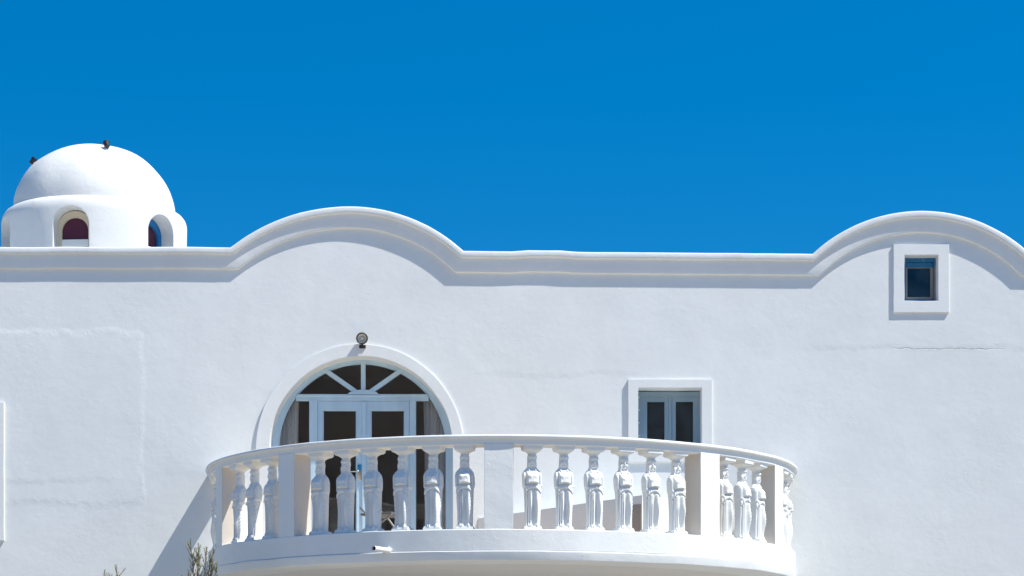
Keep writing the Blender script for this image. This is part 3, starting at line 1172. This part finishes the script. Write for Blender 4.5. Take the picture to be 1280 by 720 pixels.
def chair_part(name, b, mat=M_GREYMET, sm=True):
    o = from_bm(name, b, mat, None, sm)
    o.location = (chx, chy, Z_FLOOR)
    o.rotation_euler = (0, 0, R(62))
    o.parent = chair
    o.matrix_parent_inverse = Matrix.Translation((-chx, -chy, -Z_FLOOR))


for s in (-.2, .2):
    chair_part('leg', tube_bm([(s, -.20, .012), (s, -.10, .20), (s, .06, .40), (s, .16, .50)], .011))
    chair_part('leg', tube_bm([(s * .88, .22, .012), (s * .88, .12, .20), (s * .88, -.10, .36), (s * .88, -.2, .42)], .011))
chair_part('seat', box_bm(-.19, .19, -.20, .17, .42, .445, .008), flat('chair_seat', (.10, .105, .11), .6), False)
chair_part('stretcher', tube_bm([(-.2, -.17, .07), (.2, -.17, .07)], .009))
chair_part('stretcher', tube_bm([(-.176, .185, .08), (.176, .185, .08)], .009))

# ------------------------------------------------------------------ cupola on the roof
CY = 3.0
kD = (DIST + CY) / FPX
cxd = (118.5 - 640) * kD
ZJ = CAM_H + (HORIZON - 267) * kD
cup = empty('domed_cupola', (cxd, CY, ROOF_Z), 'white plaster dome on a round drum with arched niches, behind the parapet', 'dome')
RD = 1.085
prof = [(0.80, ROOF_Z - .01 - ZJ), (RD, ROOF_Z - .01 - ZJ), (RD, -.62), (RD, -.40), (RD, -.17), (RD - .004, -.13), (RD - .020, -.085), (RD - .050, -.045), (RD - .095, -.015), (RD - .135, -.002), (RD - .19, .0), (0.80, .0)]
bm = lathe_bm(prof, 160, closed_profile=True, wob=0.006)
drum = from_bm('drum', bm, M_DOME)
drum.location = (cxd, CY, ZJ)
NICHE = [-4.5 + 60 * k for k in range(6)]       # angles from the facade normal; the camera sees the cupola obliquely
cut_bm = bmesh.new()
NR, NS = .200, -.365                                    # half width, springing height relative to the junction
for a in NICHE:
    b = plate_bm(arch_loop(0, NS, NR, -1.2, 28), [], -1.4, -.60)
    # flare the opening outwards
    for v in b.verts:
        if v.co.y < -1.0:
            v.co.x *= 1.10; v.co.z = NS + (v.co.z - NS) * 1.10
    bmesh.ops.transform(b, matrix=Matrix.Rotation(R(a), 4, 'Z'), verts=b.verts)
    me = bpy.data.meshes.new('t'); bmesh.ops.recalc_face_normals(b, faces=b.faces); b.to_mesh(me); b.free()
    cut_bm.from_mesh(me); bpy.data.meshes.remove(me)
cutter = from_bm('cutter', cut_bm)
cutter.location = drum.location
mod = drum.modifiers.new('niches', 'BOOLEAN')
mod.operation = 'DIFFERENCE'; mod.object = cutter; mod.solver = 'EXACT'
bpy.context.view_layer.update()
dg = bpy.context.evaluated_depsgraph_get()
me = bpy.data.meshes.new_from_object(drum.evaluated_get(dg))
drum.modifiers.clear()
drum.data = me
me.materials.clear(); me.materials.append(M_DOME)
bpy.data.objects.remove(cutter)
auto_smooth(drum, 30)
adopt(drum, cup)

DRr, DH = RD - .14, .795
prof = []
for k in range(25):
    a = Q * k / 24
    prof.append((DRr * math.cos(a) ** .96 if k < 24 else 0.0, DH * math.sin(a) - .004))
prof = [(DRr - .0, -.03)] + prof
bm = lathe_bm(prof, 128, wob=0.014)
dome = from_bm('dome', bm, M_DOME, None, True)
dome.location = (cxd, CY, ZJ)
adopt(dome, cup)
bm = lathe_bm([(0, -.05), (.82, -.05), (.82, -.02), (0, -.02)], 48)
o = from_bm('ceiling', bm, M_ROOM); o.location = (cxd, CY, ZJ); adopt(o, cup)
M_OCHRE = plaster('stained_niche_plaster', base=(0.66, 0.57, 0.43), dirt=0.5, bev=0.004)
for a in NICHE:
    rot = Matrix.Rotation(R(a), 4, 'Z')

    def niche_part(name, b, mat, parent):
        bmesh.ops.transform(b, matrix=rot, verts=b.verts)
        o = from_bm(name, b, mat)
        o.location = (cxd, CY, ZJ)
        o.parent = parent
        o.matrix_parent_inverse = Matrix.Translation(-cup.location)
        return o

    blue = not (-30 < a < 30)
    w = niche_part('window', plate_bm(arch_loop(0, NS - .015, NR + .012, -1.1, 24), [arch_loop(0, NS - .035, NR - .045, -1.05, 24)], -.88, -.82), M_OCHRE if not blue else M_DOMEBLUE, cup)
    for nm, b, mt in (('pane', plate_bm(arch_loop(0, NS - .035, NR - .043, -.54, 24), [], -.845, -.835), M_MAROON),
                      ('crossbar', box_bm(-NR + .035, NR - .035, -.878, -.825, -.575, -.495, .006), M_TRIM),
                      ('lower_pane', box_bm(-NR + .04, NR - .04, -.845, -.835, -1.06, -.57), M_DARKGLASS)):
        o = niche_part(nm, b, mt, w)
        o.matrix_parent_inverse = w.matrix_world.inverted() if False else Matrix.Translation(-Vector((cxd, CY, ZJ)))


# spotlights on the dome
def dome_point(az, el):
    n = Vector((math.sin(az) * math.cos(el) * DRr, -math.cos(az) * math.cos(el) * DRr, DH * math.sin(el)))
    nn = Vector((n.x / DRr ** 2, n.y / DRr ** 2, n.z / DH ** 2)).normalized()
    return Vector((cxd, CY, ZJ)) + n, nn


for az, el, label in ((R(24), R(54), 'small black spotlight fixed near the crown of the white dome'),
                      (R(-76), R(43), 'small black spotlight jutting from the flank of the white dome')):
    p, n = dome_point(az, el)
    p = p - n * .008
    s = empty('spotlight', p, label, 'spotlight', 'spotlights on the dome')
    q = n.to_track_quat('Z', 'Y')

    def sp(name, b, mat, sm=False):
        bmesh.ops.transform(b, matrix=Matrix.Translation(p) @ q.to_matrix().to_4x4(), verts=b.verts)
        o = from_bm(name, b, mat, None, sm); adopt(o, s)

    b = lathe_bm([(0, 0), (.042, 0), (.042, .014), (.030, .020), (.024, .035), (0, .035)], 20)
    sp('base', b, M_PVC, False)
    b = lathe_bm([(0, -.04), (.024, -.038), (.032, -.025), (.038, .030), (.042, .035), (.042, .042), (.034, .042), (.030, .034), (0, .028)], 20)
    bmesh.ops.transform(b, matrix=Matrix.Translation((0, 0, .052)) @ Matrix.Rotation(R(-75), 4, 'X'), verts=b.verts)
    sp('housing', b, M_BLACK, False)
    b = lathe_bm([(0, .034), (.032, .036), (.032, .039), (0, .041)], 20)
    bmesh.ops.transform(b, matrix=Matrix.Translation((0, 0, .052)) @ Matrix.Rotation(R(-75), 4, 'X'), verts=b.verts)
    sp('lens', b, M_STEEL, True)


# ------------------------------------------------------------------ tamarisk shrubs below the balcony
def leaf_mat():
    t = NT('tamarisk_foliage')
    v = t.ramp(t.noise(9, 3, 0.6), [(0.3, (0.11, 0.14, 0.035)), (0.5, (0.23, 0.25, 0.075)), (0.7, (0.34, 0.33, 0.14))])
    t.color(v)
    t.set(Roughness=0.7)
    return t.m


M_LEAF = leaf_mat()
M_BARK = flat('grey_bark', (0.17, 0.12, 0.095), 0.9, scale=30)


def shrub(x, y, height, label, seed, tips, spread):
    rnd = random.Random(seed)
    root = empty('tamarisk_shrub', (x, y, 0), label, 'shrub', 'tamarisk shrubs below the balcony')
    wood, leaf = bmesh.new(), bmesh.new()

    def spray(p, d, L, dens):
        """one feathery twig with scale-leaf needles"""
        n = max(3, int(L / .03))
        pts, q, dd = [p.copy()], p.copy(), d.copy()
        for i in range(n):
            dd = (dd + Vector((rnd.uniform(-.10, .10), rnd.uniform(-.10, .10), rnd.uniform(-.04, .10)))).normalized()
            q = q + dd * (L / n)
            pts.append(q.copy())
        tube_bm(pts, [.0035 * (1 - .75 * i / n) + .0007 for i in range(n + 1)], 4, wood, False)
        for i in range(1, n + 1):
            for _ in range(dens):
                a = pts[i - 1].lerp(pts[i], rnd.random())
                ax = (pts[i] - pts[i - 1]).normalized()
                side = ax.orthogonal().normalized()
                side.rotate(Matrix.Rotation(rnd.uniform(0, 6.28), 3, ax))
                nd = (ax * rnd.uniform(.7, 1.4) + side).normalized()
                ln = rnd.uniform(.018, .042) * (1.1 - .5 * i / n)
                w = side.cross(nd).normalized() * rnd.uniform(.0018, .0034)
                v = [leaf.verts.new(a - w), leaf.verts.new(a + w), leaf.verts.new(a + nd * ln * .6 + w * .8), leaf.verts.new(a + nd * ln)]
                leaf.faces.new(v)
        return pts

    for (tx, tz, th) in tips:
        base = Vector((x + rnd.uniform(-.08, .08), y + rnd.uniform(-.08, .08), -.03))
        tip = Vector((x + tx, y + rnd.uniform(-spread, spread), tz))
        mid = base.lerp(tip, .55) + Vector((-tx * .35, rnd.uniform(-.12, .12), 0))
        n = 22
        st = []
        for i in range(n + 1):
            u = i / n
            pq = base * (1 - u) ** 2 + mid * 2 * u * (1 - u) + tip * u * u
            pq += Vector((noise.noise(Vector((u * 5, seed, th))), noise.noise(Vector((u * 5, seed + 5, th))), 0)) * .03 * u
            st.append(pq)
        tube_bm(st, [(.020 * (1 - i / n) + .0022) for i in range(n + 1)], 6, wood)
        for i in range(5, n + 1):
            u = i / n
            for _ in range(5 if u > .6 else 1):
                d = (st[i] - st[i - 1]).normalized()
                side = Vector((rnd.uniform(-1, 1), rnd.uniform(-1, 1), rnd.uniform(.1, .6)))
                dd = (d * .9 + side * .85).normalized()
                spray(st[i - 1].lerp(st[i], rnd.random()), dd, rnd.uniform(.09, .24) * (1.15 - .55 * u) * (1 if u > .6 else 1.6), 7)
        spray(st[-1], (st[-1] - st[-2]).normalized(), .08, 9)
    o = from_bm('stems', wood, M_BARK, None, True, fix=False); adopt(o, root)
    o = from_bm('foliage', leaf, M_LEAF, None, False, fix=False); adopt(o, root)
    o['kind'] = 'stuff'
    return root


ys = -2.4
ks = (DIST + ys) / FPX


def tip(px, py, x0):
    return ((px - 640) * ks - x0, (HORIZON - py) * ks + CAM_H)


x0 = (250 - 640) * ks
T = []
for i, (px, py) in enumerate(((239, 684), (248, 688), (256, 694), (267, 694), (262, 704), (247, 700), (272, 712), (236, 722))):
    tx, tz = tip(px, py, x0); T.append((tx, tz, i * 1.3))
shrub(x0, ys, 3.6, 'feathery green tamarisk shrub tip against the balcony shadow', 3, T, .06)
x0 = (140 - 640) * ks
T = []
for i, (px, py) in enumerate(((147, 717), (129, 722), (138, 728), (150, 733), (118, 735))):
    tx, tz = tip(px, py, x0); T.append((tx, tz, i * 1.7))
shrub(x0, ys, 3.3, 'lower sparse tamarisk shrub whose twig tips show against the sunlit wall', 8, T, .06)
